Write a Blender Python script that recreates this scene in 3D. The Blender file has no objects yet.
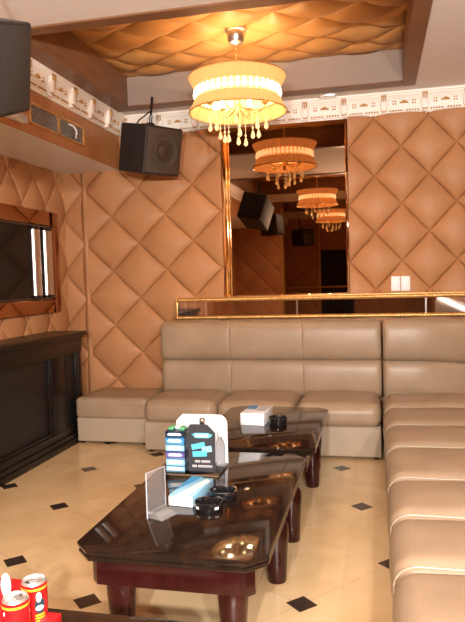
import bpy, bmesh, math, random
from mathutils import Vector, Matrix
random.seed(4)
PI = math.pi
C = bpy.context.scene.collection
R = math.radians

# ------------------------------------------------------------------ materials
def mat(name, base, rough=.5, metal=0., spec=.5, coat=0., noise=None, bump=None, emit=None, trans=0., ior=1.45, sheen=0.):
    m = bpy.data.materials.new(name); m.use_nodes = True
    nt = m.node_tree; b = nt.nodes['Principled BSDF']
    b.inputs['Base Color'].default_value = (*base, 1)
    b.inputs['Roughness'].default_value = rough
    b.inputs['Metallic'].default_value = metal
    b.inputs['Specular IOR Level'].default_value = spec
    b.inputs['Coat Weight'].default_value = coat
    b.inputs['Coat Roughness'].default_value = .06
    b.inputs['Transmission Weight'].default_value = trans
    b.inputs['IOR'].default_value = ior
    if emit:
        b.inputs['Emission Color'].default_value = (*emit[0], 1)
        b.inputs['Emission Strength'].default_value = emit[1]
    tc = None
    if noise or bump:
        tc = nt.nodes.new('ShaderNodeTexCoord')
    if noise:   # (scale, second colour, stretch xyz)
        sc, col2, st = noise
        mp = nt.nodes.new('ShaderNodeMapping'); mp.inputs['Scale'].default_value = st
        nt.links.new(tc.outputs['Object'], mp.inputs['Vector'])
        n = nt.nodes.new('ShaderNodeTexNoise'); n.inputs['Scale'].default_value = sc; n.inputs['Detail'].default_value = 5
        nt.links.new(mp.outputs['Vector'], n.inputs['Vector'])
        r = nt.nodes.new('ShaderNodeValToRGB')
        r.color_ramp.elements[0].position = .35; r.color_ramp.elements[0].color = (*base, 1)
        r.color_ramp.elements[1].position = .68; r.color_ramp.elements[1].color = (*col2, 1)
        nt.links.new(n.outputs['Fac'], r.inputs['Fac'])
        nt.links.new(r.outputs['Color'], b.inputs['Base Color'])
    if bump:    # (scale, strength)
        n = nt.nodes.new('ShaderNodeTexNoise'); n.inputs['Scale'].default_value = bump[0]; n.inputs['Detail'].default_value = 3
        nt.links.new(tc.outputs['Object'], n.inputs['Vector'])
        bp = nt.nodes.new('ShaderNodeBump'); bp.inputs['Strength'].default_value = bump[1]; bp.inputs['Distance'].default_value = .01
        nt.links.new(n.outputs['Fac'], bp.inputs['Height'])
        nt.links.new(bp.outputs['Normal'], b.inputs['Normal'])
    return m

M = {}
M['pad'] = mat('padded_leatherette', (.41, .19, .082), .47, spec=.28, noise=(3, (.46, .225, .10), (1, 1, 1)), bump=(60, .12))
M['ceiling_pad'] = mat('ceiling_leatherette', (.40, .20, .068), .42, spec=.35, noise=(3, (.46, .24, .09), (1, 1, 1)))
M['sofa'] = mat('sofa_leather', (.305, .215, .140), .38, spec=.45, noise=(4, (.355, .255, .170), (1, 1, 1)), bump=(70, .12))
M['sofa_skirt'] = mat('sofa_skirt_leather', (.40, .31, .225), .42, spec=.4, bump=(70, .1))
M['piping'] = mat('piping_leather', (.37, .29, .21), .35)
M['ceil'] = mat('ceiling_paint', (.80, .76, .73), .8)
M['taupe'] = mat('taupe_paint', (.30, .23, .19), .6)
M['plaster'] = mat('white_plaster', (.90, .85, .78), .5)
M['gold'] = mat('gold_paint', (.62, .33, .10), .3, metal=.75, noise=(30, (.80, .52, .20), (1, 1, 1)))
M['dullgold'] = mat('dull_gold_paint', (.50, .28, .10), .45, metal=.3)
M['ccwood'] = mat('brown_trim_wood', (.17, .078, .036), .42, noise=(4, (.22, .105, .05), (1, 1, 6)))
M['orangewood'] = mat('orange_veneer', (.40, .17, .060), .4, noise=(5, (.47, .21, .080), (1, 8, 1)))
M['darkwood'] = mat('black_brown_wood', (.006, .0045, .004), .32, coat=.0, spec=.25, noise=(6, (.018, .011, .008), (1, 8, 1)))
M['darkpanel'] = mat('charcoal_panel', (.009, .009, .009), .45, spec=.3, noise=(12, (.016, .015, .014), (1, 1, 6)))
M['tabletop'] = mat('lacquered_tabletop', (.011, .007, .0055), .055, spec=.6, coat=.0, noise=(6, (.022, .011, .007), (6, 1, 1)))
M['redwood'] = mat('mahogany_wood', (.019, .002, .0026), .22, coat=.2, noise=(5, (.031, .0034, .004), (8, 1, 1)))
M['black'] = mat('black_plastic', (.010, .010, .011), .25)
M['spk'] = mat('speaker_case', (.017, .014, .013), .55, bump=(200, .3))
M['spkcloth'] = mat('speaker_cloth', (.034, .033, .034), .7)
M['spkgrille'] = mat('speaker_grille', (.062, .044, .031), .6, bump=(300, .5))
M['spkcone'] = mat('speaker_cone', (.043, .029, .020), .5)
M['gloss_black'] = mat('black_glaze', (.008, .008, .009), .06, coat=.6)
M['chrome'] = mat('chrome', (.80, .80, .82), .12, metal=1)
M['brushed'] = mat('brushed_silver', (.72, .73, .75), .28, metal=1)
M['bronze_mirror'] = mat('bronze_mirror', (.42, .22, .11), .03, metal=1)
M['wall_mirror'] = mat('smoked_mirror', (.31, .195, .12), .0, metal=1)
M['gold_mirror'] = mat('gold_mirror', (.95, .60, .28), .08, metal=1)
M['strip_mirror'] = mat('grey_mirror', (.42, .35, .31), .03, metal=1)
M['screen'] = mat('dark_screen', (.012, .009, .008), .06, spec=.22)
M['slat'] = mat('silver_paint', (.62, .61, .60), .35, metal=.2)
M['white'] = mat('white_plastic', (.80, .80, .80), .35)
M['paper'] = mat('white_card', (.86, .88, .92), .5)
M['acrylic'] = mat('clear_acrylic', (.97, .98, 1), .02, trans=1, ior=1.3)
M['acrylic_pane'] = mat('acrylic_pane', (.93, .96, 1), .04, trans=.90, ior=1.3, spec=.6)
M['crystal'] = mat('crystal', (1, .93, .80), .02, trans=.85, ior=1.5, emit=((1, .62, .25), .25))
M['bulb'] = mat('lit_bulb', (1, .9, .7), .3, emit=((1, .72, .36), 20))
M['shade'] = mat('lit_pleated_shade', (.80, .50, .22), .8, emit=((1, .50, .15), .60))
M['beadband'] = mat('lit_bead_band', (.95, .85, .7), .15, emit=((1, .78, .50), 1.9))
M['fill_downlight'] = mat('fill_downlight_lens', (1, 1, 1), .3, emit=((1, .9, .78), 9))  # glowing lens of the added fill lights
M['red'] = mat('red_can_paint', (.62, .012, .014), .22, coat=.4)
M['redcard'] = mat('red_card', (.60, .012, .016), .4)
M['yellow'] = mat('yellow_print', (.85, .50, .03), .35)
M['alu'] = mat('can_aluminium', (.80, .80, .80), .3, metal=.85)
M['blue'] = mat('blue_card', (.05, .30, .62), .35)
M['paleblue'] = mat('pale_blue_card', (.30, .62, .86), .35)
M['violet'] = mat('violet_card', (.12, .10, .36), .35)
M['navy'] = mat('navy_card', (.012, .020, .055), .3)
M['cardgrey'] = mat('charcoal_card', (.040, .042, .050), .35)
M['cyan'] = mat('cyan_print', (.10, .55, .75), .4)
M['green'] = mat('green_wrapper', (.10, .42, .20), .4)
M['greyprint'] = mat('grey_print', (.55, .60, .68), .5)
M['teal'] = mat('dark_teal_print', (.015, .05, .07), .4)

def shade_material(name, col, em):
    m = bpy.data.materials.new(name); m.use_nodes = True; nt = m.node_tree; nt.nodes.clear(); L = nt.links.new
    d = nt.nodes.new('ShaderNodeBsdfDiffuse'); d.inputs[0].default_value = (*col, 1)
    t = nt.nodes.new('ShaderNodeBsdfTranslucent'); t.inputs[0].default_value = (*col, 1)
    e = nt.nodes.new('ShaderNodeEmission'); e.inputs[0].default_value = (1, .60, .24, 1); e.inputs[1].default_value = em
    x = nt.nodes.new('ShaderNodeMixShader'); x.inputs[0].default_value = .55; L(d.outputs[0], x.inputs[1]); L(t.outputs[0], x.inputs[2])
    q = nt.nodes.new('ShaderNodeAddShader'); L(x.outputs[0], q.inputs[0]); L(e.outputs[0], q.inputs[1])
    o = nt.nodes.new('ShaderNodeOutputMaterial'); L(q.outputs[0], o.inputs[0]); return m
M['shade'] = shade_material('lit_pleated_shade', (.68, .39, .16), .30)
M['glow_band'] = shade_material('glow_band_cloth', (.80, .55, .32), .4)  # added glowing cylinder that makes the bead band look bright

def floor_material():
    m = bpy.data.materials.new('cream_marble_tile'); m.use_nodes = True
    nt = m.node_tree; b = nt.nodes['Principled BSDF']; L = nt.links.new
    tc = nt.nodes.new('ShaderNodeTexCoord'); sp = nt.nodes.new('ShaderNodeSeparateXYZ'); L(tc.outputs['Object'], sp.inputs[0])
    def mth(op, a, c=None):
        n = nt.nodes.new('ShaderNodeMath'); n.operation = op
        for i, v in enumerate((a, c)):
            if v is None: continue
            if isinstance(v, (int, float)): n.inputs[i].default_value = v
            else: L(v, n.inputs[i])
        return n.outputs[0]
    x = mth('ADD', sp.outputs[0], 2.2721); y = mth('SUBTRACT', sp.outputs[1], 4.597)
    s = mth('SUBTRACT', mth('MULTIPLY', x, 1.15156), mth('MULTIPLY', y, .99997))
    t = mth('ADD', mth('MULTIPLY', x, .7986), mth('MULTIPLY', y, 1.41185))
    fs = mth('SUBTRACT', s, mth('ROUND', s)); ft = mth('SUBTRACT', t, mth('ROUND', t))
    dx = mth('ADD', mth('MULTIPLY', fs, .58235), mth('MULTIPLY', ft, .41246))
    dy = mth('ADD', mth('MULTIPLY', fs, -.3294), mth('MULTIPLY', ft, .47499))
    dot = mth('LESS_THAN', mth('ADD', mth('ABSOLUTE', dx), mth('ABSOLUTE', dy)), .074)
    gr = mth('MAXIMUM', mth('LESS_THAN', mth('ABSOLUTE', fs), .004), mth('LESS_THAN', mth('ABSOLUTE', ft), .004))
    n = nt.nodes.new('ShaderNodeTexNoise'); n.inputs['Scale'].default_value = 2.2; n.inputs['Detail'].default_value = 7; n.inputs['Distortion'].default_value = 1.2
    L(tc.outputs['Object'], n.inputs['Vector'])
    r = nt.nodes.new('ShaderNodeValToRGB')
    r.color_ramp.elements[0].position = .33; r.color_ramp.elements[0].color = (.62, .43, .225, 1)
    r.color_ramp.elements[1].position = .66; r.color_ramp.elements[1].color = (.72, .525, .30, 1)
    L(n.outputs['Fac'], r.inputs['Fac'])
    def mix(f, a, col):
        q = nt.nodes.new('ShaderNodeMix'); q.data_type = 'RGBA'; L(f, q.inputs[0]); L(a, q.inputs[6]); q.inputs[7].default_value = (*col, 1)
        return q.outputs[2]
    c = mix(mth('MULTIPLY', gr, .5), r.outputs['Color'], (.42, .30, .18)); c = mix(dot, c, (.040, .026, .020))
    L(c, b.inputs['Base Color']); b.inputs['Roughness'].default_value = .16; b.inputs['Specular IOR Level'].default_value = .5
    return m
M['floor'] = floor_material()

# ------------------------------------------------------------------ helpers
ORG = {}
def org(o): return ORG.get(o.name, Vector((0, 0, 0))) if o else Vector((0, 0, 0))
def thing(name, label, cat, loc=(0, 0, 0), rot=(0, 0, 0), group=None):
    o = bpy.data.objects.new(name, None); C.objects.link(o); o.empty_display_size = .1
    o.location = loc; o.rotation_euler = rot
    o['label'] = label; o['category'] = cat
    if group: o['group'] = group
    ORG[o.name] = Vector(loc) if tuple(rot) == (0, 0, 0) else Vector((0, 0, 0))
    return o
def obj(name, bm, m, parent=None, smooth=True, label=None, kind=None, angle=35):
    off = org(parent)
    if off.length: bmesh.ops.translate(bm, verts=bm.verts, vec=-off)
    bmesh.ops.recalc_face_normals(bm, faces=bm.faces)
    me = bpy.data.meshes.new(name); bm.to_mesh(me); bm.free()
    me.materials.append(M[m] if isinstance(m, str) else m)
    if smooth:
        me.shade_smooth(); me.set_sharp_from_angle(angle=R(angle))
    o = bpy.data.objects.new(name, me); C.objects.link(o)
    if parent: o.parent = parent
    ORG[o.name] = off
    if label: o['label'] = label
    if kind: o['kind'] = kind
    return o
def single(name, bm, m, label, cat, base, group=None, **k):      # a thing that is one mesh, origin at its base
    bmesh.ops.translate(bm, verts=bm.verts, vec=-Vector(base))
    o = obj(name, bm, m, None, label=label, **k); o.location = base; o['category'] = cat
    if group: o['group'] = group
    return o
def struct(name, bm, m, parent=None, **k):
    return obj(name, bm, m, parent, kind='structure', **k)
def dup(root, loc, rot=None, label=None, group=None):
    r = root.copy(); C.objects.link(r); r.location = loc
    if rot is not None: r.rotation_euler = rot
    if label: r['label'] = label
    if group: r['group'] = group
    for ch in list(root.children):
        c = ch.copy(); C.objects.link(c); c.parent = r
        for g in list(ch.children):
            d = g.copy(); C.objects.link(d); d.parent = c
    return r
def B(): return bmesh.new()
def box(bm, lo, hi, bev=0., seg=2):
    lo, hi = Vector(lo), Vector(hi)
    vs = [bm.verts.new((x, y, z)) for z in (lo.z, hi.z) for y in (lo.y, hi.y) for x in (lo.x, hi.x)]
    fs = [bm.faces.new([vs[i] for i in q]) for q in ((0, 2, 3, 1), (4, 5, 7, 6), (0, 1, 5, 4), (2, 6, 7, 3), (0, 4, 6, 2), (1, 3, 7, 5))]
    if bev > 0:
        es = {e for f in fs for e in f.edges}
        bmesh.ops.bevel(bm, geom=list(es), offset=bev, segments=seg, affect='EDGES', profile=.5)
    return bm
def rbox(bm, lo, hi, r, mid=6, k=4, bulge=(0, 0, 0), fn=None):
    """a soft cushion: rounded box with bulging faces"""
    lo, hi = Vector(lo), Vector(hi); c = (lo + hi) / 2; h = (hi - lo) / 2
    rr = [min(r, h[i] * .999) for i in range(3)]
    ax = []
    for i in range(3):
        a = [-h[i] + rr[i] * (1 - math.tan(PI / 4 * (1 - j / k))) for j in range(k + 1)]
        b = [h[i] - rr[i] * (1 - math.tan(PI / 4 * (1 - j / k))) for j in range(k + 1)]
        m_ = [(-h[i] + rr[i]) + (2 * h[i] - 2 * rr[i]) * j / mid for j in range(1, mid)]
        ax.append(a + m_ + b[::-1])
    cache = {}
    def V(p):
        key = tuple(round(x, 6) for x in p)
        if key in cache: return cache[key]
        inner = Vector([max(-(h[i] - rr[i]), min(h[i] - rr[i], p[i])) for i in range(3)])
        d = Vector(p) - inner
        q = [d[i] / rr[i] for i in range(3)]
        ln = math.sqrt(sum(x * x for x in q))
        if ln > 1e-9: out = inner + Vector([q[i] / ln * rr[i] for i in range(3)])
        else: out = inner
        u = [max(0., 1 - (out[i] / h[i]) ** 2) for i in range(3)]
        o2 = Vector(out)
        o2.x += bulge[0] * (out.x / h.x) * u[1] * u[2]
        o2.y += bulge[1] * (out.y / h.y) * u[0] * u[2]
        o2.z += bulge[2] * (out.z / h.z) * u[0] * u[1]
        w = o2 + c
        if fn: w = fn(w)
        cache[key] = bm.verts.new(w); return cache[key]
    for i in range(3):
        j, l = [(1, 2), (2, 0), (0, 1)][i]
        for s in (-1, 1):
            for a in range(len(ax[j]) - 1):
                for b in range(len(ax[l]) - 1):
                    q = []
                    for da, db in ((0, 0), (1, 0), (1, 1), (0, 1)):
                        p = [0, 0, 0]; p[i] = s * h[i]; p[j] = ax[j][a + da]; p[l] = ax[l][b + db]
                        q.append(V(p))
                    if len(set(q)) < 3: continue
                    try: bm.faces.new(q if s > 0 else q[::-1])
                    except ValueError: pass
    return bm
def lathe(bm, prof, c=(0, 0, 0), n=32, wob=None, axis='z'):
    rings = []
    for r, z in prof:
        ring = []
        for i in range(n):
            a = 2 * PI * i / n
            q = r * (1 + (wob(i, z) if wob else 0))
            p = (q * math.cos(a), q * math.sin(a), z)
            if axis == 'y': p = (p[0], -z, p[1])
            if axis == 'x': p = (z, p[0], p[1])
            ring.append(bm.verts.new(Vector(c) + Vector(p)))
        rings.append(ring)
    for a, b in zip(rings, rings[1:]):
        for i in range(n):
            bm.faces.new((a[i], a[(i + 1) % n], b[(i + 1) % n], b[i]))
    if prof[0][0] > 1e-4: bm.faces.new(rings[0][::-1])
    if prof[-1][0] > 1e-4: bm.faces.new(rings[-1])
    return bm
def tube(bm, pts, r, n=8, closed=False):
    pts = [Vector(p) for p in pts]; rings = []; m_ = len(pts)
    for i, p in enumerate(pts):
        if closed: t = pts[(i + 1) % m_] - pts[i - 1]
        else: t = pts[min(i + 1, m_ - 1)] - pts[max(i - 1, 0)]
        t.normalize(); up = Vector((0, 0, 1)) if abs(t.z) < .95 else Vector((0, 1, 0))
        u = t.cross(up).normalized(); v = u.cross(t)
        rings.append([bm.verts.new(p + r * (math.cos(2 * PI * k / n) * u + math.sin(2 * PI * k / n) * v)) for k in range(n)])
    for i in range(m_ if closed else m_ - 1):
        a, b = rings[i], rings[(i + 1) % m_]
        for k in range(n): bm.faces.new((a[k], a[(k + 1) % n], b[(k + 1) % n], b[k]))
    if not closed:
        bm.faces.new(rings[0][::-1]); bm.faces.new(rings[-1])
    return bm
def prism(bm, poly, f, d):
    """extrude the polygon poly [(a,b)] mapped by f(a,b,t) between t=0 and t=d"""
    lo = [bm.verts.new(f(a, b, 0)) for a, b in poly]; hi = [bm.verts.new(f(a, b, d)) for a, b in poly]
    n = len(poly)
    bm.faces.new(lo[::-1]); bm.faces.new(hi)
    for i in range(n): bm.faces.new((lo[i], lo[(i + 1) % n], hi[(i + 1) % n], hi[i]))
    return bm
def sweep(bm, prof, path):
    """prof: list of (out, z); path: function list of (point, outward vector) stations"""
    rings = [[bm.verts.new(Vector((p[0] + o[0] * a, p[1] + o[1] * a, z))) for a, z in prof] for p, o in path]
    n = len(prof)
    for ra, rb in zip(rings, rings[1:]):
        for i in range(n): bm.faces.new((ra[i], ra[(i + 1) % n], rb[(i + 1) % n], rb[i]))
    bm.faces.new(rings[0]); bm.faces.new(rings[-1][::-1])
    return bm
def tufts(u0, u1, v0, v1, pu, pv, cu, cv, depth, to3, n=7, power=.36, edge=.0):
    """diamond-quilted sheet over [u0,u1]x[v0,v1]; diamonds pu wide, pv tall with a corner at (cu,cv); to3(u,v,h) -> point"""
    bm = B()
    K = int(max((u1 - u0) / pu, (v1 - v0) / pv)) * 2 + 6
    cuv = ((u0 + u1) / 2 - cu) / pu, ((v0 + v1) / 2 - cv) / pv
    a0 = round(cuv[0] + cuv[1]); b0 = round(cuv[0] - cuv[1])
    def P(a, b): return cu + pu * (a + b) / 2, cv + pv * (a - b) / 2
    def hgt(fa, fb):
        return depth * (abs(math.sin(PI * fa)) * abs(math.sin(PI * fb))) ** power
    ts = [0, .015, .04, .11, .22, .36, .5, .64, .78, .89, .96, .985, 1.]
    for a in range(a0 - K, a0 + K):
        for b in range(b0 - K, b0 + K):
            c = [P(a + i, b + j) for i in (0, 1) for j in (0, 1)]
            if max(p[0] for p in c) <= u0 or min(p[0] for p in c) >= u1 or max(p[1] for p in c) <= v0 or min(p[1] for p in c) >= v1: continue
            g = [[bm.verts.new((*P(a + s, b + t), hgt(s, t))) for t in ts] for s in ts]
            for i in range(len(ts) - 1):
                for j in range(len(ts) - 1):
                    bm.faces.new((g[i][j], g[i + 1][j], g[i + 1][j + 1], g[i][j + 1]))
    for co, no in (((u0, 0, 0), (-1, 0, 0)), ((u1, 0, 0), (1, 0, 0)), ((0, v0, 0), (0, -1, 0)), ((0, v1, 0), (0, 1, 0))):
        bmesh.ops.bisect_plane(bm, geom=list(bm.verts) + list(bm.edges) + list(bm.faces), plane_co=co, plane_no=no, clear_outer=True)
    # edges of the sheet roll back to its board, so it has a thickness
    be = [e for e in bm.edges if len(e.link_faces) == 1 and all(
        abs(v.co.x - u0) < 1e-5 or abs(v.co.x - u1) < 1e-5 or abs(v.co.y - v0) < 1e-5 or abs(v.co.y - v1) < 1e-5 for v in e.verts) and
        (all(abs(v.co.x - u0) < 1e-5 for v in e.verts) or all(abs(v.co.x - u1) < 1e-5 for v in e.verts) or
         all(abs(v.co.y - v0) < 1e-5 for v in e.verts) or all(abs(v.co.y - v1) < 1e-5 for v in e.verts))]
    ret = bmesh.ops.extrude_edge_only(bm, edges=be)
    for v in ret['geom']:
        if isinstance(v, bmesh.types.BMVert): v.co.z = -.012
    for v in bm.verts: v.co = Vector(to3(v.co.x, v.co.y, v.co.z))
    return bm
def text(name, s, size, m, parent, matrix, ext=.0008):
    cu = bpy.data.curves.new(name, 'FONT'); cu.body = s; cu.size = size; cu.extrude = ext; cu.align_x = 'CENTER'; cu.align_y = 'CENTER'
    tmp = bpy.data.objects.new(name, cu); C.objects.link(tmp)
    dg = bpy.context.evaluated_depsgraph_get(); me = bpy.data.meshes.new_from_object(tmp.evaluated_get(dg))
    bpy.data.objects.remove(tmp)
    me.transform(matrix); me.materials.clear(); me.materials.append(M[m])
    o = bpy.data.objects.new(name, me); C.objects.link(o); o.parent = parent
    return o

XL, XR, YB, YR, ZC = -3.12, 1.35, 5.97, -6.0, 3.12
# ------------------------------------------------------------------ room shell
bm = B(); box(bm, (XL - .1, YR - .1, -.1), (XR + .1, YB + .1, 0)); struct('floor', bm, 'floor', smooth=False)

wb = struct('wall_back', box(B(), (XL - .1, YB, 0), (XR + .1, YB + .1, 3.4)), 'pad', smooth=False)
wl = struct('wall_left', box(B(), (XL - .1, YR, 0), (XL, YB, 3.4)), 'pad', smooth=False)
wr = struct('wall_right', box(B(), (XR, YR, 0), (XR + .1, YB, 3.4)), 'pad', smooth=False)
we = struct('wall_rear', box(B(), (XL - .1, YR - .1, 0), (XR + .1, YR, 3.4)), 'pad', smooth=False)
bk = lambda u, v, h: (u, YB - .012 - h, v)
struct('padded_panel', tufts(-2.835, -1.43, .02, 2.93, .567, .546, -2.30, 2.42, .066, bk), 'pad', wb, label='wide padded panel left of the mirror', angle=80)
struct('padded_panel', tufts(XL + .005, -2.895, .02, 2.93, .50, .56, XL, 2.16, .050, bk), 'pad', wb, label='narrow padded panel in the corner', angle=80)
struct('padded_panel', tufts(-.232, XR, .02, 2.93, .475, .516, 0., 2.39, .066, bk), 'pad', wb, label='padded panel right of the mirror', angle=80)
struct('padded_panel', tufts(-1.43, -.232, .02, 1.20, .567, .546, -2.30, 2.42, .02, bk), 'pad', wb, angle=80)
bm = B(); tube(bm, [(-2.865, YB - .012, .02), (-2.865, YB - .012, 2.93)], .030, 12); struct('upholstered_bead', bm, 'pad', wb)
lf = lambda u, v, h: (XL + .012 + h, u, v)
struct('padded_panel', tufts(2.0, YB - .02, .9, 2.60, .42, .546, 5.17, 1.14, .040, lf), 'pad', wl, angle=80)
struct('padded_panel', tufts(YR + .02, 1.98, .3, 2.60, .56, .546, 0, 1.14, .025, lf), 'pad', wl, angle=80)
rr_ = lambda u, v, h: (XR - .012 - h, u, v)
struct('padded_panel', tufts(YR + .02, YB - .02, .02, 2.93, .56, .546, 0, 2.4, .025, rr_), 'pad', wr, angle=80)
# rear part of the room, seen in the mirror
re_ = lambda u, v, h: (u, YR + .012 + h, v)
struct('padded_panel', tufts(XL + .02, -1.55, .3, 2.93, .56, .546, -1.8, 2.4, .025, re_), 'pad', we, angle=80)
struct('padded_panel', tufts(-.55, XR - .02, .3, 2.93, .56, .546, 0, 2.4, .025, re_), 'pad', we, angle=80)
struct('mirror_rail', box(box(B(), (XL + .02, YR, 1.16), (XR - .02, YR + .06, 1.2)), (-1.56, YR, .3), (-1.52, YR + .06, 2.93)), 'gold', we, smooth=False)
d = struct('door_1', box(B(), (-1.5, YR, 0), (-.6, YR + .05, 2.2), .005), 'darkwood', smooth=False)
struct('handle', tube(B(), [(-.7, YR + .05, 1.02), (-.7, YR + .1, 1.02), (-.82, YR + .1, 1.02)], .011), 'brushed', d)
pier = struct('wall_rear_pier', box(B(), (XL, -2.2, 0), (-2.0, -2.0, 3.12)), 'pad', smooth=False)
pr_ = lambda u, v, h: (u, -1.988 + h, v)
struct('padded_panel', tufts(XL + .02, -2.04, .3, 2.6, .56, .546, -2.6, 2.1, .025, pr_), 'pad', pier, angle=80)
struct('corner_strip', box(B(), (-2.035, -2.21, 0), (-1.99, -1.96, 3.0)), 'gold', pier, smooth=False)

# ceiling: a lower sheet with two openings, each with a padded recess above
def ring_faces(bm, x0, x1, y0, y1, a0, a1, b0, b1, z):
    """rectangle x0..x1,y0..y1 minus opening a0..a1,b0..b1 as slabs"""
    for lo, hi in (((x0, y0), (x1, b0)), ((x0, b1), (x1, y1)), ((x0, b0), (a0, b1)), ((a1, b0), (x1, b1))):
        box(bm, (lo[0], lo[1], z), (hi[0], hi[1], z + .06))
RX0, RX1 = -2.22, .245
recs = [(3.80, 5.585), (-.35, 1.55), (-3.85, -1.95)]
bm = B()
ring_faces(bm, XL, XR, 2.6, YB, RX0 - .02, RX1 + .02, recs[0][0] - .02, recs[0][1] + .02, ZC)
ring_faces(bm, XL, XR, -1.2, 2.6, RX0 - .02, RX1 + .02, recs[1][0] - .02, recs[1][1] + .02, ZC)
ring_faces(bm, XL, XR, YR, -1.2, RX0 - .02, RX1 + .02, recs[2][0] - .02, recs[2][1] + .02, ZC)
ceil = struct('ceiling', bm, 'ceil', smooth=False)
for i, (y0, y1) in enumerate(recs):
    bm = B(); t = .02
    for lo, hi in (((RX0 - t, y0 - t), (RX0, y1 + t)), ((RX1, y0 - t), (RX1 + t, y1 + t)), ((RX0, y0 - t), (RX1, y0))):
        box(bm, (lo[0], lo[1], ZC + .002), (hi[0], hi[1], 3.46))
    struct('recess_lining', bm, 'ccwood', ceil, smooth=False, label='brown wood side of the ceiling recess')
    struct('recess_lining', box(B(), (RX0, y1, ZC + .002), (RX1, y1 + t, 3.46)), 'taupe', ceil, smooth=False)
    bm = B()
    for lo, hi in (((-2.43, y0 - .11), (RX0, y1 + .13)), ((RX1, y0 - .11), (RX1 + .11, y1 + .13)), ((RX0, y0 - .11), (RX1, y0)), ((RX0, y1), (RX1, y1 + .13))):
        box(bm, (lo[0], lo[1], ZC - .012), (hi[0], hi[1], ZC + .004), .003, 1)
    struct('recess_trim', bm, 'ccwood', ceil, smooth=False, label='dark wood border of the ceiling recess')
    cz = lambda u, v, h, y0=y0, y1=y1: (u, v, 3.385 - (h if h < 0 else h * min(1., (.12 + min(u - RX0, RX1 - u, v - y0, y1 - v) / .20))))
    struct('padded_panel', tufts(RX0, RX1, y0, y1, .60, .37, (RX0 + RX1) / 2, (y0 + y1) / 2 + .04, .062, cz, power=.55), 'ceiling_pad', ceil, label='padded diamond ceiling of the recess', angle=80)
    struct('recess_lid', box(B(), (RX0 - t, y0 - t, 3.46), (RX1 + t, y1 + t, 3.48)), 'ceil', ceil, smooth=False)

# soffit on the left side
SX, SZ = -2.46, 2.60
sof = struct('ceiling_soffit', box(B(), (XL, YR, SZ), (SX - .012, YB, ZC)), 'ceil', smooth=False)
bm = B(); y = YR + .02
box(bm, (SX - .012, YR + .02, SZ), (SX, YB - .045, ZC - .02))
struct('veneer_face', bm, 'orangewood', sof, smooth=False, label='orange brown veneer front of the soffit')

# crown moulding: profile in (out from wall, z)
crown = [(0, 2.925), (.018, 2.925), (.022, 2.94), (.034, 2.945), (.036, 2.955), (.030, 2.965), (.034, 3.0), (.044, 3.035), (.062, 3.07), (.078, 3.085),
         (.08, 3.095), (.090, 3.10), (.092, 3.118), (0, 3.118)]
bm = B(); sweep(bm, crown, [((SX, YB), (0, -1)), ((XR, YB), (0, -1))]); tb = struct('trim_1', bm, 'plaster', angle=25)
bm = B(); sweep(bm, crown, [((SX, YR), (1, 0)), ((SX, YB - .09), (1, 0))]); tl = struct('trim_2', bm, 'plaster', angle=25)
def ornament(kind):
    """local: x along the moulding, -y out of the wall, z up, origin on the wall face"""
    bm = B()
    if kind == 'bracket':
        rbox(bm, (-.030, -.078, 2.955), (.030, -.02, 3.085), .014, 2, 2)
        rbox(bm, (-.022, -.088, 3.03), (.022, -.04, 3.09), .016, 2, 2)
        rbox(bm, (-.018, -.062, 2.93), (.018, -.02, 2.965), .012, 2, 2)
    elif kind == 'leaf':
        for dx in (-.016, 0, .016): rbox(bm, (dx - .005, -.0955, 3.040 - (.008 if dx == 0 else 0)), (dx + .005, -.079, 3.078), .005, 1, 2)
        rbox(bm, (-.024, -.0965, 3.078), (.024, -.076, 3.090), .005, 1, 2)
        rbox(bm, (-.016, -.068, 2.945), (.016, -.055, 2.972), .006, 1, 2)
    elif kind == 'wing':
        for s in (-1, 1):
            for j in range(3):
                rbox(bm, (s * (.012 + .010 * j) - .007, -.058 + .003 * j, 3.018), (s * (.012 + .010 * j) + .007, -.032, 3.040 - .005 * j), .006, 1, 2)
        rbox(bm, (-.010, -.062, 3.018), (.010, -.034, 3.045), .009, 1, 2)
    elif kind == 'rosette':
        for a in range(4):
            cx, czz = .014 * math.cos(PI / 4 + a * PI / 2), .016 * math.sin(PI / 4 + a * PI / 2)
            rbox(bm, (cx - .007, -.051, 3.028 + czz - .007), (cx + .007, -.033, 3.028 + czz + .007), .006, 1, 2)
    elif kind == 'chain':
        for j in range(-5, 6):
            if j: rbox(bm, (j * .024 - .008, -.048, 2.951), (j * .024 + .008, -.030, 2.965), .005, 1, 2)
    elif kind == 'line':
        pts = [(x * .135, -.052 - .0 + (-.008 if z > 3.03 else .010), z) for x, z in ((-.8, 2.985), (-1, 3.0), (-1, 3.05), (-.8, 3.068), (.8, 3.068), (1, 3.05), (1, 3.0), (.8, 2.985))]
        tube(bm, pts, .003, 5)
    return bm
def fit_orn(parent, stations, mtx):
    protos = {}
    for i, sx in enumerate(stations):
        items = [('bracket', sx, 'plaster', 'scroll_bracket'), ('leaf', sx, 'dullgold', 'gold_leaf')]
        h = .1765
        items += [('wing', sx + h, 'dullgold', 'wing_motif'), ('rosette', sx + h - .085, 'dullgold', 'rosette'), ('rosette', sx + h + .085, 'dullgold', 'rosette'),
                  ('chain', sx + h, 'dullgold', 'leaf_chain'), ('line', sx + h, 'plaster', 'panel_outline')]
        for kd, x, mm, nm in items:
            if kd not in protos:
                bm = ornament(kd); o = obj(nm, bm, mm, None, kind='structure'); protos[kd] = o
            else:
                o = protos[kd].copy(); C.objects.link(o)
            o.parent = parent; o.matrix_local = mtx @ Matrix.Translation((x, 0, 0))
fit_orn(tb, [.092 + .353 * k for k in range(-7, 4)], Matrix.Translation((0, YB, 0)))
fit_orn(tl, [.353 * k for k in range(0, 9)], Matrix.Translation((SX, 2.72, 0)) @ Matrix.Rotation(PI / 2, 4, 'Z'))

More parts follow.
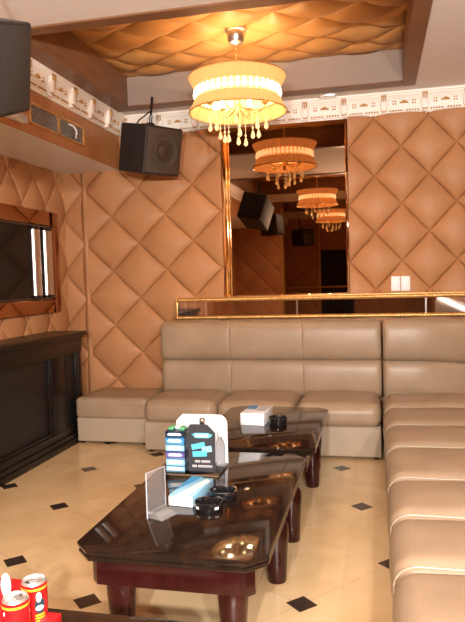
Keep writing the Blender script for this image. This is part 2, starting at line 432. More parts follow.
# ------------------------------------------------------------------ wall mirror
t = thing('wall_mirror', 'tall smoked wall mirror with a gold edge strip between the padded wall panels', 'mirror', (-.83, YB - .03, 1.31))
bm = box(B(), (-1.355, YB - .030, 1.325), (-.258, YB - .024, 2.925))
obj('mirror_glass', bm, 'wall_mirror', t, smooth=False)
obj('edge_strip', box(box(B(), (-1.428, YB - .05, 1.32), (-1.372, YB - .02, 2.925), .006), (-1.372, YB - .042, 1.32), (-1.35, YB - .02, 2.925), .004), 'gold_mirror', t, label='wide gold edge strip')
obj('edge_strip', box(B(), (-.262, YB - .045, 1.32), (-.238, YB - .02, 2.925), .004), 'bronze_mirror', t, label='narrow bronze edge strip')
obj('bottom_strip', box(B(), (-1.372, YB - .045, 1.318), (-.262, YB - .02, 1.335), .003), 'bronze_mirror', t)

# ledge of mirror strips with gold mouldings
t = thing('mirrored_ledge', 'long gold and mirror ledge on the wall behind the sofa backs', 'ledge', (-.3, YB, 1.1))
LX0, LX1, LY = -1.91, XR - .01, YB - .10
obj('core', box(B(), (LX0 + .012, LY + .012, 1.115), (LX1, YB - .002, 1.31)), 'black', t, smooth=False)
def moulding(z0, z1, y):
    bm = B(); prof = [(0, z0), (.018, z0), (.026, z0 + (z1 - z0) * .3), (.026, z0 + (z1 - z0) * .6), (.016, z1 - .004), (.012, z1), (0, z1)]
    sweep(bm, prof, [((LX0, y), (0, -1)), ((LX1, y), (0, -1))]); return bm
top = obj('top_moulding', moulding(1.278, 1.318, LY + .012), 'gold', t)
bot = obj('bottom_moulding', moulding(1.108, 1.142, LY + .012), 'gold', t)
for par, zz in ((top, 1.298), (bot, 1.125)):
    bm = B()
    for k in range(int((LX1 - LX0) / .024)):
        rbox(bm, (LX0 + .004 + k * .024, LY - .020, zz - .009), (LX0 + .022 + k * .024, LY - .008, zz + .009), .005, 1, 1)
    obj('beading', bm, 'gold', par, kind='stuff')
obj('top_board', box(B(), (LX0, LY + .012, 1.31), (LX1, YB - .002, 1.322), .002), 'gold', t, smooth=False)
xs = [LX0 + .02, -1.607, -.725, .431, LX1]
for a, b in zip(xs, xs[1:]):
    obj('mirror_strip', box(B(), (a + .006, LY + .004, 1.142), (b - .006, LY + .011, 1.278), .003, 1), 'strip_mirror', t, smooth=False)
for a in xs[1:-1]:
    obj('divider', box(B(), (a - .010, LY - .002, 1.142), (a + .010, LY + .011, 1.278), .003, 1), 'chrome', t)
obj('end_cap', box(B(), (LX0 - .008, LY - .006, 1.108), (LX0 + .020, YB - .002, 1.322), .004), 'gold', t)

# switch plates
for k, (x, nm) in enumerate(((.172, 'left one of the two white switch plates on the padded wall above the ledge'), (.258, 'right one of the two white switch plates on the padded wall above the ledge'))):
    t = thing('switch_plate', nm, 'switch', (x, YB - .075, 1.34), group='switch plates on the padded wall')
    obj('plate', box(B(), (x - .040, YB - .088, 1.342), (x + .040, YB - .060, 1.475), .005), 'white', t)
    obj('rocker', box(B(), (x - .016, YB - .094, 1.378), (x + .016, YB - .086, 1.438), .003), 'paper', t)
    if k == 0: 
        obj('socket_slot', box(box(B(), (x - .009, YB - .0955, 1.398), (x - .005, YB - .093, 1.418)), (x + .005, YB - .0955, 1.398), (x + .009, YB - .093, 1.418)), 'greyprint', t, smooth=False)

# ------------------------------------------------------------------ television on the left wall
TY0, TY1 = 3.55, 5.69
t = thing('wall_television', 'black television in a bronze mirror frame on the left padded wall', 'television', (XL, 4.6, 1.21))
TX = XL + .062
fr = [((TY0, 2.045), (TY1, 2.18)), ((TY0, 1.215), (TY1, 1.345)), ((5.585, 1.345), (TY1, 2.045)), ((TY0, 1.345), (TY0 + .12, 2.045))]
for (a, b), (c_, d_) in fr:
    obj('frame_strip', box(B(), (XL + .01, a, b), (TX + .02, c_, d_), .004, 1), 'bronze_mirror', t, smooth=False)
s = obj('screen', box(B(), (XL + .01, TY0 + .12, 1.35), (TX, 5.58, 2.04)), 'screen', t, smooth=False)
obj('bezel', box(box(B(), (TX - .004, TY0 + .12, 2.022), (TX + .012, 5.585, 2.043), .003), (TX - .004, TY0 + .12, 1.347), (TX + .012, 5.585, 1.368), .003), 'gloss_black', s)
for y0, y1, nm in ((5.215, 5.335, 'inner chrome speaker bar'), (5.425, 5.565, 'outer chrome speaker bar')):
    bm = B(); n = 10; prof = []
    for k in range(n + 1):
        a = PI * k / n; prof.append(((y0 + y1) / 2 - math.cos(a) * (y1 - y0) / 2, TX + .004 + .042 * math.sin(a)))
    prism(bm, prof, lambda a, b, z: (b, a, 1.385 + z), .62)
    o = obj('speaker_bar', bm, 'brushed', t, label=nm)
    bm = B()
    for z in (1.360, 1.995):
        obj('bar_cap', prism(B(), prof, lambda a, b, q: (b + .002, a, z + q), .030), 'gloss_black', o)

# ------------------------------------------------------------------ bar counter
BY0, BY1 = 2.2, 5.50
t = thing('bar_counter', 'long dark wood counter with charcoal panels along the left wall', 'counter', (-2.93, 3.85, 0))
obj('counter_top', box(box(B(), (XL + .055, BY0, 1.0), (-2.695, BY1 + .03, 1.040), .008), (XL + .055, BY0, .985), (-2.715, BY1 + .015, 1.0), .003), 'darkwood', t)
obj('carcass', box(B(), (XL + .06, BY0, .0), (-2.80, BY1 - .01, .985)), 'darkpanel', t, smooth=False)
obj('frieze', box(box(B(), (-2.80, BY0, .86), (-2.745, BY1, .985), .004), (-2.80, BY0, .845), (-2.752, BY1, .862), .003), 'darkwood', t)
obj('plinth', box(box(box(B(), (-2.80, BY0, 0), (-2.735, BY1, .055), .004), (-2.80, BY0, .055), (-2.745, BY1, .10), .004), (-2.80, BY0, .10), (-2.757, BY1, .165), .004), 'darkwood', t)
for y0, y1 in ((4.94, 5.17), (5.44, BY1), (2.9, 3.1)):
    obj('stile', box(B(), (-2.80, y0, .165), (-2.757, y1, .86), .004), 'darkwood', t)
for y0, y1 in ((3.1, 4.94), (5.17, 5.44), (BY0, 2.9)):
    p = obj('panel', box(B(), (-2.80, y0 + .02, .185), (-2.785, y1 - .02, .84), .003), 'darkpanel', t)
    bm = B()
    for lo, hi in (((y0, .165), (y1, .19)), ((y0, .835), (y1, .86)), ((y0, .165), (y0 + .025, .86)), ((y1 - .025, .165), (y1, .86))):
        box(bm, (-2.80, lo[0], lo[1]), (-2.765, hi[0], hi[1]), .008, 2)
    obj('panel_moulding', bm, 'darkwood', p)

# ------------------------------------------------------------------ sofas
def taper_fn(x0, x1, rr):
    return None
t = thing('ottoman', 'square beige leather ottoman seat in the corner beside the dark counter', 'ottoman', (-2.38, 5.6, 0))
obj('seat_cushion', rbox(B(), (-2.745, 5.315, .235), (-2.035, 5.90, .432), .045, 6, 4, (0, .004, .012)), 'sofa', t)
obj('base', rbox(B(), (-2.735, 5.330, .022), (-2.045, 5.89, .245), .014, 3, 3), 'sofa_skirt', t)
for x in (-2.70, -2.08):
    for y in (5.37, 5.85): obj('foot', lathe(B(), [(.022, 0), (.025, .02), (.025, .03)], (x, y, 0), 12), 'black', t)

def soft_grooves(xs, w=.010, d=.006):
    def fn(p):
        q = Vector(p)
        for x in xs:
            k = math.exp(-((p.x - x) / w) ** 2); q.y += d * k
        return q
    return fn
t = thing('long_sofa', 'long beige leather sofa with a two-tier back along the back wall', 'sofa', (-.98, 5.5, 0))
xs = [-1.995, -1.335, -.665, .025]
for a, b in zip(xs, xs[1:]):
    c = obj('seat_cushion', rbox(B(), (a + .003, 5.085, .262), (b - .003, 5.72, .462), .075, 7, 5, (.002, .012, .020)), 'sofa', t)
    obj('piping', tube(B(), [(a + .01, 5.118, .272), (b - .01, 5.118, .272)], .006, 8), 'sofa', c)
obj('base', rbox(B(), (-1.992, 5.125, .022), (.022, 5.86, .275), .012, 4, 3), 'sofa_skirt', t)
bx = [-1.995, -1.325, -.652, .036]
def back_seg(z0, z1, y0, y1, r, bulge):
    bm = B()
    N = 60; M2 = 28
    # extruded soft profile with shallow seams, ends rounded
    zc, h = (z0 + z1) / 2, (z1 - z0) / 2; yc, dd = (y0 + y1) / 2, (y1 - y0) / 2
    st = []
    for i in range(N + 1):
        u = i / N; st.append(bx[0] + (bx[-1] - bx[0]) * u)
    for s in bx[1:-1]: st += [s - .012, s - .005, s, s + .005, s + .012]
    st += [bx[0] + .004, bx[0] + .012, bx[0] + .025, bx[-1] - .004, bx[-1] - .012, bx[-1] - .025]
    st = sorted(set(st)); rings = []
    for x in st:
        e = min(x - bx[0], bx[-1] - x); er = .05
        k = math.sqrt(max(0, 1 - (1 - min(e, er) / er) ** 2)); sh = er * (1 - k) * .7
        g = sum(math.exp(-((x - s) / .006) ** 2) for s in bx[1:-1]) * .006
        ring = []
        for j in range(M2):
            a = 2 * PI * j / M2; p = 3.2
            cy = abs(math.cos(a)) ** (2 / p) * (1 if math.cos(a) >= 0 else -1); sz = abs(math.sin(a)) ** (2 / p) * (1 if math.sin(a) >= 0 else -1)
            y = yc + cy * max(.01, dd - sh - (g if cy < 0 else 0)); z = zc + sz * max(.01, h - sh * .6)
            y -= .0
            ring.append(bm.verts.new((x, y, z)))
        rings.append(ring)
    for ra, rb in zip(rings, rings[1:]):
        for j in range(M2): bm.faces.new((ra[j], ra[(j + 1) % M2], rb[(j + 1) % M2], rb[j]))
    bm.faces.new(rings[0]); bm.faces.new(rings[-1][::-1])
    return bm
obj('lower_back', back_seg(.40, .755, 5.63, 5.87, .1, 0), 'sofa', t, label='lower padded tier of the sofa back')
obj('upper_back', back_seg(.735, 1.103, 5.605, 5.86, .1, 0), 'sofa', t, label='upper rolled tier of the sofa back')
for x in (-1.95, -.02):
    for y in (5.18, 5.82): obj('foot', lathe(B(), [(.022, 0), (.025, .02), (.025, .03)], (x, y, 0), 12), 'black', t)

t = thing('corner_sofa', 'beige leather corner sofa with curved back running along the right side', 'sofa', (.7, 3.4, 0))
CX0 = .066
seg = [5.62, 5.08, 4.49, 3.92, 3.31, 2.79, 2.29, 1.78, 1.25, .7]
for k, (y1, y0) in enumerate(zip(seg, seg[1:])):
    hz = .455 + (.012 if k == 0 else 0)
    def fn(p, y0=y0, y1=y1):
        q = Vector(p); u = max(0, min(1, (p.x - CX0) / .22)); q.y -= .035 * math.sqrt(max(0, 1 - (1 - u) ** 2)) * 0
        return q
    c = obj('seat_cushion', rbox(B(), (CX0 - .02, y0 + .004, .20), (1.16, y1 - .004, hz), .085, 8, 5, (.012, .0, .030)), 'sofa', t)
    pts = []
    for i in range(13):
        a = PI / 2 * i / 12; pts.append((CX0 + .075 - .095 * math.sin(a), y1 + .002, hz - .085 + .078 * math.cos(a)))
    pts = [(1.1, y1 + .002, hz - .010)] + [(CX0 + .075 + (1.0 - .075) * (1 - i / 5) * .9, y1 + .002, hz - .008) for i in range(1, 5)] + pts + [(CX0 - .022, y1 + .002, .24)]
    obj('piping', tube(B(), pts, .0042, 8), 'piping', c)
obj('base', rbox(B(), (CX0 - .012, .72, .022), (1.16, 5.60, .25), .012, 4, 3), 'sofa_skirt', t)
# curved back
def arc_path():
    pts = [((.050 + .02 * i, YB - .36), (0, -1)) for i in range(0, 8)]
    r = .50; cx, cy = .30, YB - .36 - r
    # quarter turn from the back wall round to the right side
    r2 = 0.72; cx, cy = .26, YB - .36 - r2
    for i in range(0, 25):
        a = PI / 2 * (1 - i / 24)
        pts.append(((cx + r2 * math.cos(a), cy + r2 * math.sin(a)), (-math.cos(a), -math.sin(a))))
    y = pts[-1][0][1]
    for i in range(1, 40):
        pts.append(((cx + r2, y - (y - .72) * i / 39), (-1, 0)))
    return pts
def curved_back(z0, z1, inn, out, ends=.05):
    bm = B(); P_ = arc_path(); rings = []; M2 = 28
    acc = [0]
    for a, b in zip(P_, P_[1:]): acc.append(acc[-1] + math.dist(a[0], b[0]))
    zc, h = (z0 + z1) / 2, (z1 - z0) / 2
    seams = [0.62, 1.25, 2.1, 2.9, 3.7, 4.5]
    for (p, o), s in zip(P_, acc):
        e = min(s, acc[-1] - s); k = math.sqrt(max(0, 1 - (1 - min(e, ends) / ends) ** 2)); sh = ends * (1 - k) * .7
        ring = []
        for j in range(M2):
            a = 2 * PI * j / M2; pw = 3.0
            cy = abs(math.cos(a)) ** (2 / pw) * (1 if math.cos(a) >= 0 else -1); sz = abs(math.sin(a)) ** (2 / pw) * (1 if math.sin(a) >= 0 else -1)
            q = (inn - out) / 2 + cy * ((inn + out) / 2 - sh)
            ring.append(bm.verts.new((p[0] + o[0] * q, p[1] + o[1] * q, zc + sz * (h - sh * .6))))
        rings.append(ring)
    for ra, rb in zip(rings, rings[1:]):
        for j in range(M2): bm.faces.new((ra[j], ra[(j + 1) % M2], rb[(j + 1) % M2], rb[j]))
    bm.faces.new(rings[0]); bm.faces.new(rings[-1][::-1])
    return bm
obj('lower_back', curved_back(.40, .755, .0, .22), 'sofa', t, label='lower curved tier of the sofa back')
obj('upper_back', curved_back(.735, 1.105, .03, .20), 'sofa', t, label='upper rolled tier of the sofa back')
for x, y in ((.12, 5.5), (.12, 3.0), (.12, .8), (1.05, .8), (1.05, 5.2)): obj('foot', lathe(B(), [(.022, 0), (.025, .02), (.025, .03)], (x, y, 0), 12), 'black', t)

# ------------------------------------------------------------------ tables
def octa(x0, x1, y0, y1, c):
    return [(x0 + c, y0), (x1 - c, y0), (x1, y0 + c), (x1, y1 - c), (x1 - c, y1), (x0 + c, y1), (x0, y1 - c), (x0, y0 + c)]
def slab(bm, poly, z0, z1, bev=.005):
    b2 = B(); prism(b2, poly, lambda a, b, q: (a, b, z0 + q), z1 - z0)
    bmesh.ops.bevel(b2, geom=[e for e in b2.edges if abs(e.verts[0].co.z - e.verts[1].co.z) < 1e-6], offset=bev, segments=2, affect='EDGES', profile=.5)
    me = bpy.data.meshes.new('t'); b2.to_mesh(me); b2.free(); bm.from_mesh(me); bpy.data.meshes.remove(me)
    return bm
def leg_bm(x, y, r=.062, h=.33):
    prof = [(.72 * r, 0), (.76 * r, .008), (.80 * r, .06), (.88 * r, .14), (.97 * r, .21), (1.0 * r, .25), (.97 * r, .275), (.86 * r, .295), (.70 * r, .305), (.70 * r, .315), (.80 * r, .32), (.80 * r, h)]
    return lathe(B(), prof, (x, y, 0), 28)
def table(label, x0, x1, y0, y1, legs, c=.075):
    t = thing('coffee_table', label, 'table', ((x0 + x1) / 2, (y0 + y1) / 2, 0), group='dark wood coffee tables')
    bm = B(); slab(bm, octa(x0, x1, y0, y1, c), .418, .440, .006); slab(bm, octa(x0 + .010, x1 - .010, y0 + .010, y1 - .010, c), .408, .419, .002)
    slab(bm, octa(x0 + .004, x1 - .004, y0 + .004, y1 - .004, c), .390, .409, .006)
    obj('table_top', bm, 'tabletop', t, angle=25)
    i = .052
    bm = B(); slab(bm, octa(x0 + i, x1 - i, y0 + i, y1 - i, c - .04), .375, .391, .003)
    slab(bm, octa(x0 + i + .008, x1 - i - .008, y0 + i + .008, y1 - i - .008, c - .045), .270, .376, .003)
    obj('apron', bm, 'redwood', t, angle=25, label='dark red mahogany apron')
    for x, y in legs: obj('leg', leg_bm(x, y), 'redwood', t)
    return t
table('nearer full coffee table, with the card display and two ashtrays on it', -1.215, -.415, 2.25, 3.70,
      [(-1.05, 2.38), (-.575, 2.38), (-1.11, 3.0), (-.50, 3.01), (-1.12, 3.46), (-.492, 3.50)])
table('farther dark coffee table in front of the long sofa, carrying a white box', -1.18, -.383, 3.80, 5.055, [(-1.11, 4.44), (-.465, 4.44), (-1.09, 4.84), (-.49, 4.84)])
table('coffee table at the bottom edge of the picture with red cans on it', -1.75, -.52, .95, 1.82, [(-1.60, 1.1), (-.72, 1.1), (-1.60, 1.66), (-.72, 1.66)], .05)

# ------------------------------------------------------------------ things on the tables
TZ = .4402
# clear acrylic sign holder: an upright pane and a sloping foot
t = thing('acrylic_sign_holder', 'clear acrylic sign holder standing on the near table beside the blue pack', 'sign holder', (-.985, 2.65, TZ), (0, 0, R(68)))
obj('pane', box(B(), (-.062, -.002, .0), (.062, .002, .205), .001, 1), 'acrylic_pane', t, smooth=False)
e_ = box(box(box(B(), (-.0635, -.0025, 0), (-.0620, .0025, .206)), (.0620, -.0025, 0), (.0635, .0025, .206)), (-.0635, -.0025, .2045), (.0635, .0025, .206))
obj('polished_edge', e_, 'greyprint', t, smooth=False)
obj('foot', prism(B(), [(0, 0), (-.075, 0), (-.078, .004), (-.004, .032)], lambda a, b, q: (-.05 + q, a - .002, b), .10), 'acrylic_pane', t, smooth=False)
obj('insert_card', box(B(), (-.056, -.0006, .02), (.056, .0006, .03), 0), 'paper', t, smooth=False)
# blue and white pack
t = thing('tissue_pack', 'pale blue and white flat pack lying on the near table behind the ashtray', 'pack', (-.892, 2.90, TZ), (0, 0, R(-6)))
b_ = obj('carton', box(B(), (-.060, -.14, 0), (.060, .14, .050), .003), 'paleblue', t)
obj('white_end', box(B(), (-.0605, -.1415, .002), (.0605, -.130, .042), .001), 'paper', t)
obj('printed_band', prism(B(), [(-.030, -.138), (.030, -.138), (.058, .10), (.030, .12)], lambda a, b, q: (a, b, .0498 + q), .001), 'paper', t, smooth=False)
obj('printed_band', prism(B(), [(-.058, -.05), (-.05, -.05), (.0, .15), (-.06, .15)], lambda a, b, q: (a, b, .0498 + q), .001), 'blue', t, smooth=False)
# ashtrays
def ashtray(label, loc, r, h, tags):
    t = thing('ashtray', label, 'ashtray', loc, (0, 0, 0), 'black round ashtrays')
    bm = B(); rr = r
    def wob(i, z): return 0
    prof = [(rr * .80, 0), (rr * .96, .004), (rr, h * .35), (rr, h * .8), (rr * .98, h), (rr * .90, h), (rr * .86, h * .8), (rr * .80, .010), (0.0005, .008)]
    n = 48
    lathe(bm, prof, loc, n)
    for v in bm.verts:                    # cigarette notches in the rim
        q = v.co - Vector(loc)
        if q.z > h * .78:
            a = math.atan2(q.y, q.x)
            for k in range(3):
                dlt = (a - 2 * PI * k / 3 + .5 + PI) % (2 * PI) - PI
                if abs(dlt) < .16: v.co.z -= h * .22
    bowl = obj('bowl', bm, 'gloss_black', t)
    if tags:
        for a in (-2.25, -.75):
            bm = B(); n = 5; rr2 = r * 1.004
            va = [(a - .16 + .32 * i / n) for i in range(n + 1)]
            lo = [bm.verts.new(Vector(loc) + Vector((rr2 * math.cos(x), rr2 * math.sin(x), h * .42))) for x in va]
            hi = [bm.verts.new(Vector(loc) + Vector((rr2 * math.cos(x), rr2 * math.sin(x), h * .70))) for x in va]
            for i in range(n): bm.faces.new((lo[i], lo[i + 1], hi[i + 1], hi[i]))
            obj('rim_tag', bm, 'white', bowl)
ashtray('black round ashtray nearest the front on the near table', (-.765, 2.745, TZ), .066, .043, True)
ashtray('black round ashtray just behind another one on the near table', (-.735, 2.905, TZ), .068, .043, False)
ashtray('black round ashtray beside the white box on the far table', (-.700, 4.42, TZ), .066, .060, False)
# white box on the far table
t = thing('tissue_box', 'small white carton with a blue print on the far table', 'box', (-.872, 4.52, TZ), (0, 0, R(-4)))
obj('carton', box(B(), (-.088, -.14, 0), (.088, .14, .088), .004), 'paper', t)
obj('printed_lid', prism(B(), [(-.085, .01), (-.01, .0), (-.02, .135), (-.085, .135)], lambda a, b, q: (a, b, .0878 + q), .001), 'blue', t, smooth=False)
obj('printed_lid', prism(B(), [(.0, -.04), (.07, -.06), (.08, .10), (.01, .12)], lambda a, b, q: (a, b, .0878 + q), .001), 'greyprint', t, smooth=False)

# acrylic counter display
DX, DY = -1.0, 3.235
t = thing('display_stand', 'clear display stand with a white rounded back panel on the near table', 'display stand', (DX, DY + .1, TZ))
obj('base', box(B(), (-1.16, 3.205, TZ), (-.835, 3.46, TZ + .010), .003), 'acrylic', t)
bm = B(); poly = [(-1.14, 0), (-.838, 0), (-.838, .225)] + [(-.838 - .05 + .05 * math.cos(a), .225 + .05 * math.sin(a)) for a in [PI / 2 * i / 6 for i in range(7)]] + [(-1.10, .275), (-1.14, .235)]
prism(bm, poly, lambda a, b, q: (a, 3.44 + q, TZ + .010 + b), .006); obj('back_panel', bm, 'paper', t, smooth=False, label='white rounded back panel')
obj('front_lip', box(B(), (-1.16, 3.203, TZ + .008), (-.835, 3.207, TZ + .028), .001, 1), 'acrylic', t, smooth=False)
obj('divider', box(B(), (-1.022, 3.21, TZ + .010), (-1.018, 3.43, TZ + .235), .001, 1), 'acrylic', t, smooth=False)
# the column of small packs
mats = ['paleblue', 'paleblue', 'violet', 'paleblue', 'blue']
names = ['pale blue small pack at the bottom of the stacked column', 'pale blue small pack second from the bottom of the column', 'violet small pack in the middle of the stacked column',
         'pale blue small pack just above the violet one', 'deep blue small pack near the top of the stacked column', 'navy small pack topmost of the stacked column']
PH = .0385
for k in range(6):
    z = TZ + .0105 + .022 * 0 + k * (PH + .0005)
    h = PH if k < 5 else .030
    mt = ['paleblue', 'paleblue', 'violet', 'paleblue', 'blue', 'navy'][k]
    tt = thing('small_pack', names[k], 'pack', (-1.082, 3.28, z), (0, 0, 0), 'small packs stacked in the display stand')
    obj('carton', box(B(), (-1.135, 3.225, z), (-1.030, 3.33, z + h), .002, 1), mt, tt, smooth=False)
    bm = B(); prism(bm, [(-1.125, .4 * h), (-1.112, .72 * h), (-1.052, .72 * h), (-1.040, .4 * h), (-1.052, .25 * h), (-1.112, .25 * h)], lambda a, b, q: (a, 3.2255 - q, z + b), .001)
    obj('logo_plate', bm, 'paper' if k != 2 else 'greyprint', tt, smooth=False)
    obj('edge_band', box(B(), (-1.1352, 3.2242, z + h * .86), (-1.0298, 3.3302, z + h * .97), 0), 'navy', tt, smooth=False)
# loose sweets / wrappers on top of the column
zt = TZ + .0105 + 5 * (PH + .0005) + .0305
for k, (dx, dy, mm, nm) in enumerate(((-.03, 0, 'green', 'green wrapped sachet lying on the left of the pack column'), (.0, .03, 'paper', 'white wrapped sachet lying on the middle of the pack column'), (.034, -.005, 'green', 'green wrapped sachet lying on the right of the pack column'))):
    single('sachet', rbox(B(), (-1.082 + dx - .015, 3.28 + dy - .03, zt), (-1.082 + dx + .016, 3.28 + dy + .03, zt + .016), .007, 2, 3, (0, 0, .003)), mm, nm, 'sachet', (-1.082 + dx, 3.28 + dy, zt), 'sachets on the pack column')
# black leaflet card with bevelled top corners
t = thing('leaflet_card', 'charcoal leaflet card with cyan print standing in the display stand', 'card', (-.935, 3.235, TZ + .0105), (R(-4), 0, 0))
W_, H_ = .075, .262
obj('card', prism(B(), [(-W_, 0), (W_, 0), (W_, H_ - .045), (W_ - .045, H_), (-W_ + .012, H_), (-W_, H_ - .012)], lambda a, b, q: (a, q, b), .004), 'cardgrey', t, smooth=False)
def flat(poly, m_, nm, par=t, lab=None, y=-.001):
    return obj(nm, prism(B(), poly, lambda a, b, q: (a, y + q, b), .001), m_, par, smooth=False, label=lab)
flat([(-.052, .205), (-.060, .212), (-.050, .208), (-.038, .216), (.038, .216), (.050, .208), (.060, .212), (.052, .196), (.036, .188), (-.036, .188)], 'cyan', 'logo_wing')
flat([(-.036, .194), (-.038, .210), (.038, .210), (.036, .194)], 'paper', 'logo_plate', y=-.0018)
text('logo_lettering', 'banana', .017, 'teal', t, Matrix.Translation((0, -.002, .201)) @ Matrix.Rotation(PI / 2, 4, 'X'), .0003) if False else None
def tilt(cx, cz, w, h, a):
    return [(cx + x * math.cos(a) - y * math.sin(a), cz + x * math.sin(a) + y * math.cos(a)) for x, y in ((-w, -h), (w, -h), (w, h), (-w, h))]
flat(tilt(-.020, .145, .038, .015, .22), 'cyan', 'printed_pack'); flat(tilt(.028, .128, .028, .016, .18), 'paleblue', 'printed_pack', y=-.0014)
flat(tilt(-.012, .103, .040, .015, .06), 'cyan', 'printed_pack', y=-.0018)
bm = B()
for zz, xs_ in ((.062, (-.034, -.024, -.014, .002, .012, .022, .032, .042)), (.036, (-.050, -.041, -.032, -.016, -.006, .004, .014, .024, .034, .044, .054))):
    for x in xs_:
        box(bm, (x - .0038, -.001, zz - .006), (x - .0018, 0, zz + .006)); box(bm, (x - .0018, -.001, zz + .003), (x + .003, 0, zz + .006)); box(bm, (x + .0012, -.001, zz - .006), (x + .003, 0, zz + .002))
obj('print_lines', bm, 'paper', t, smooth=False)
# two small bottles between card and back panel
def bottle(label, x, y, z, h, r, m1, m2):
    t = thing('small_bottle', label, 'bottle', (x, y, z))
    obj('body', lathe(B(), [(r * .9, 0), (r, .006), (r, h * .62), (r * .9, h * .70), (r * .45, h * .80), (r * .42, h * .86)], (x, y, z), 20), m1, t)
    obj('cap', lathe(B(), [(r * .5, h * .86), (r * .55, h * .88), (r * .55, h * .98), (r * .45, h)], (x, y, z), 20), m2, t)
bottle('dark small bottle with silver blue cap behind the leaflet card', -.955, 3.34, TZ + .0105, .275, .030, 'navy', 'chrome')
bottle('clear small bottle beside the leaflet card against the white panel', -.868, 3.39, TZ + .0105, .190, .024, 'acrylic', 'white')

# cans
def can(label, x, y, rz):
    t = thing('drink_can', label, 'can', (x, y, TZ), (0, 0, rz), 'red drink cans')
    r = .040; h = .132
    obj('body', lathe(B(), [(r * .72, 0), (r * .80, .003), (r, .014), (r, h - .012), (r * .97, h - .008)], (0, 0, 0), 40), 'red', t)
    lid = obj('lid', lathe(B(), [(r * .97, h - .008), (r * .86, h), (r * .84, h), (r * .81, h - .007), (.0005, h - .006)], (0, 0, 0), 40), 'alu', t)
    obj('pull_tab', rbox(B(), (-.009, -.018, h - .005), (.009, .012, h - .0025), .005, 2, 2), 'alu', lid)
    obj('opening', rbox(B(), (-.011, -.026, h - .0062), (.011, -.009, h - .0050), .0006, 2, 1), 'cardgrey', lid)
    obj('band', lathe(B(), [(r * 1.002, h - .024), (r * 1.004, h - .023), (r * 1.004, h - .018), (r * 1.002, h - .017)], (0, 0, 0), 40), 'yellow', t)
    def decal(a0, a1, z0, z1, m_, nm, ell=True, off=1.006):
        bm = B(); n = 20; K = 6; rings = []; am, zm = (a0 + a1) / 2, (z0 + z1) / 2
        for k in range(1, K + 1):
            vs = []
            for i in range(n):
                q = 2 * PI * (i + .5) / n; ca, sa = math.cos(q), math.sin(q)
                if not ell:
                    g = 1 / max(abs(ca), abs(sa)); ca *= g; sa *= g
                a = am + (a1 - a0) / 2 * ca * k / K
                vs.append(bm.verts.new((r * off * math.cos(a), r * off * math.sin(a), zm + (z1 - z0) / 2 * sa * k / K)))
            rings.append(vs)
        bm.faces.new(rings[0])
        for A, Q in zip(rings, rings[1:]):
            for i in range(n): bm.faces.new((A[i], A[(i + 1) % n], Q[(i + 1) % n], Q[i]))
        obj(nm, bm, m_, t, smooth=False)
    decal(-.42, .42, .035, .085, 'teal', 'printed_picture'); decal(-.36, .30, .045, .062, 'paper', 'printed_picture', off=1.010)
    decal(-.30, .14, .072, .104, 'paper', 'printed_disc', off=1.012)
    for k in range(3): decal(-.40, .40, .010 + .009 * k, .016 + .009 * k, 'yellow', 'printed_line', False)
    decal(-1.45, -1.20, .085, .100, 'paper', 'printed_dot'); decal(1.0, 1.2, .088, .1, 'paper', 'printed_dot')
can('red drink can in front, with the white oval tab behind it', -1.063, 1.635, R(-175))
can('red drink can behind, with a white and dark picture on its side', -1.066, 1.745, R(-36))
# red cartons behind and beside the cans
t = thing('red_carton', 'red carton with a raised white oval flap behind the cans', 'carton', (-1.185, 1.71, TZ))
obj('carton', box(B(), (-1.26, 1.69, TZ), (-1.115, 1.80, TZ + .098), .004), 'redcard', t)
bm = B(); prism(bm, [(.017 * math.cos(2 * PI * i / 28), .038 * math.sin(2 * PI * i / 28)) for i in range(28)], lambda a, b, q: (-1.125 + a, 1.686 - q * 1, TZ + .135 + b), .003)
obj('oval_flap', bm, 'white', t, smooth=False, label='white oval flap')
t = thing('red_pack', 'small red pack lying beside the cans at the table edge', 'pack', (-.978, 1.667, TZ))
obj('carton', box(B(), (-1.000, 1.625, TZ), (-.955, 1.71, TZ + .050), .003), 'redcard', t)

# ------------------------------------------------------------------ speakers
def speaker(label, loc, rot, W, D, H, group='black wall speakers', grille='spkgrille', cone=True):
    """local: front faces -y, origin at the middle of the box"""
    t = thing('wall_speaker', label, 'speaker', loc, rot, group); ORG[t.name] = Vector((0, 0, 0))
    obj('cabinet', rbox(B(), (-W / 2, -D / 2, -H / 2), (W / 2, D / 2, H / 2), .014, 2, 3), 'spk', t)
    g = obj('front_grille', box(B(), (-W / 2 + .018, -D / 2 - .006, -H / 2 + .018), (W / 2 - .018, -D / 2 + .01, H / 2 - .018), .005), grille, t, label='brown mesh front grille')
    if not cone: return t
    R_ = W * .37
    obj('cone_ring', lathe(B(), [(R_, -.001), (R_, .010), (R_ * .94, .014), (R_ * .86, .010), (R_ * .84, .002), (R_ * .5, -.001)], (0, -D / 2 - .005, .0), 40, axis='y'), 'spkgrille' if grille == 'spkgrille' else 'spk', g)
    obj('cone', lathe(B(), [(R_ * .62, .0), (R_ * .60, .006), (R_ * .36, .004), (R_ * .3, .010), (.0005, .014)], (0, -D / 2 - .004, .0), 32, axis='y'), 'spkcone', g)
    return t
s1 = speaker('hanging black speaker with a brown round grille in the ceiling corner', (-1.968, 5.457, 2.675), (R(12.7), R(-2), R(59.8)), .42, .36, .42)
br = obj('bracket', tube(tube(B(), [(.0, .03, .20), (.0, .03, .30)], .014, 10), [(.0, .03, .30), (.02, .06, .46)], .011, 10), 'black', s1)
obj('bracket_collar', rbox(B(), (-.03, .0, .205), (.03, .06, .235), .008, 2, 2), 'black', br)
obj('cable', tube(B(), [(-.10, .10, .21), (-.08, .09, .25), (-.05, .07, .28), (-.02, .05, .32), (0, .045, .33)], .006, 8), 'black', s1)
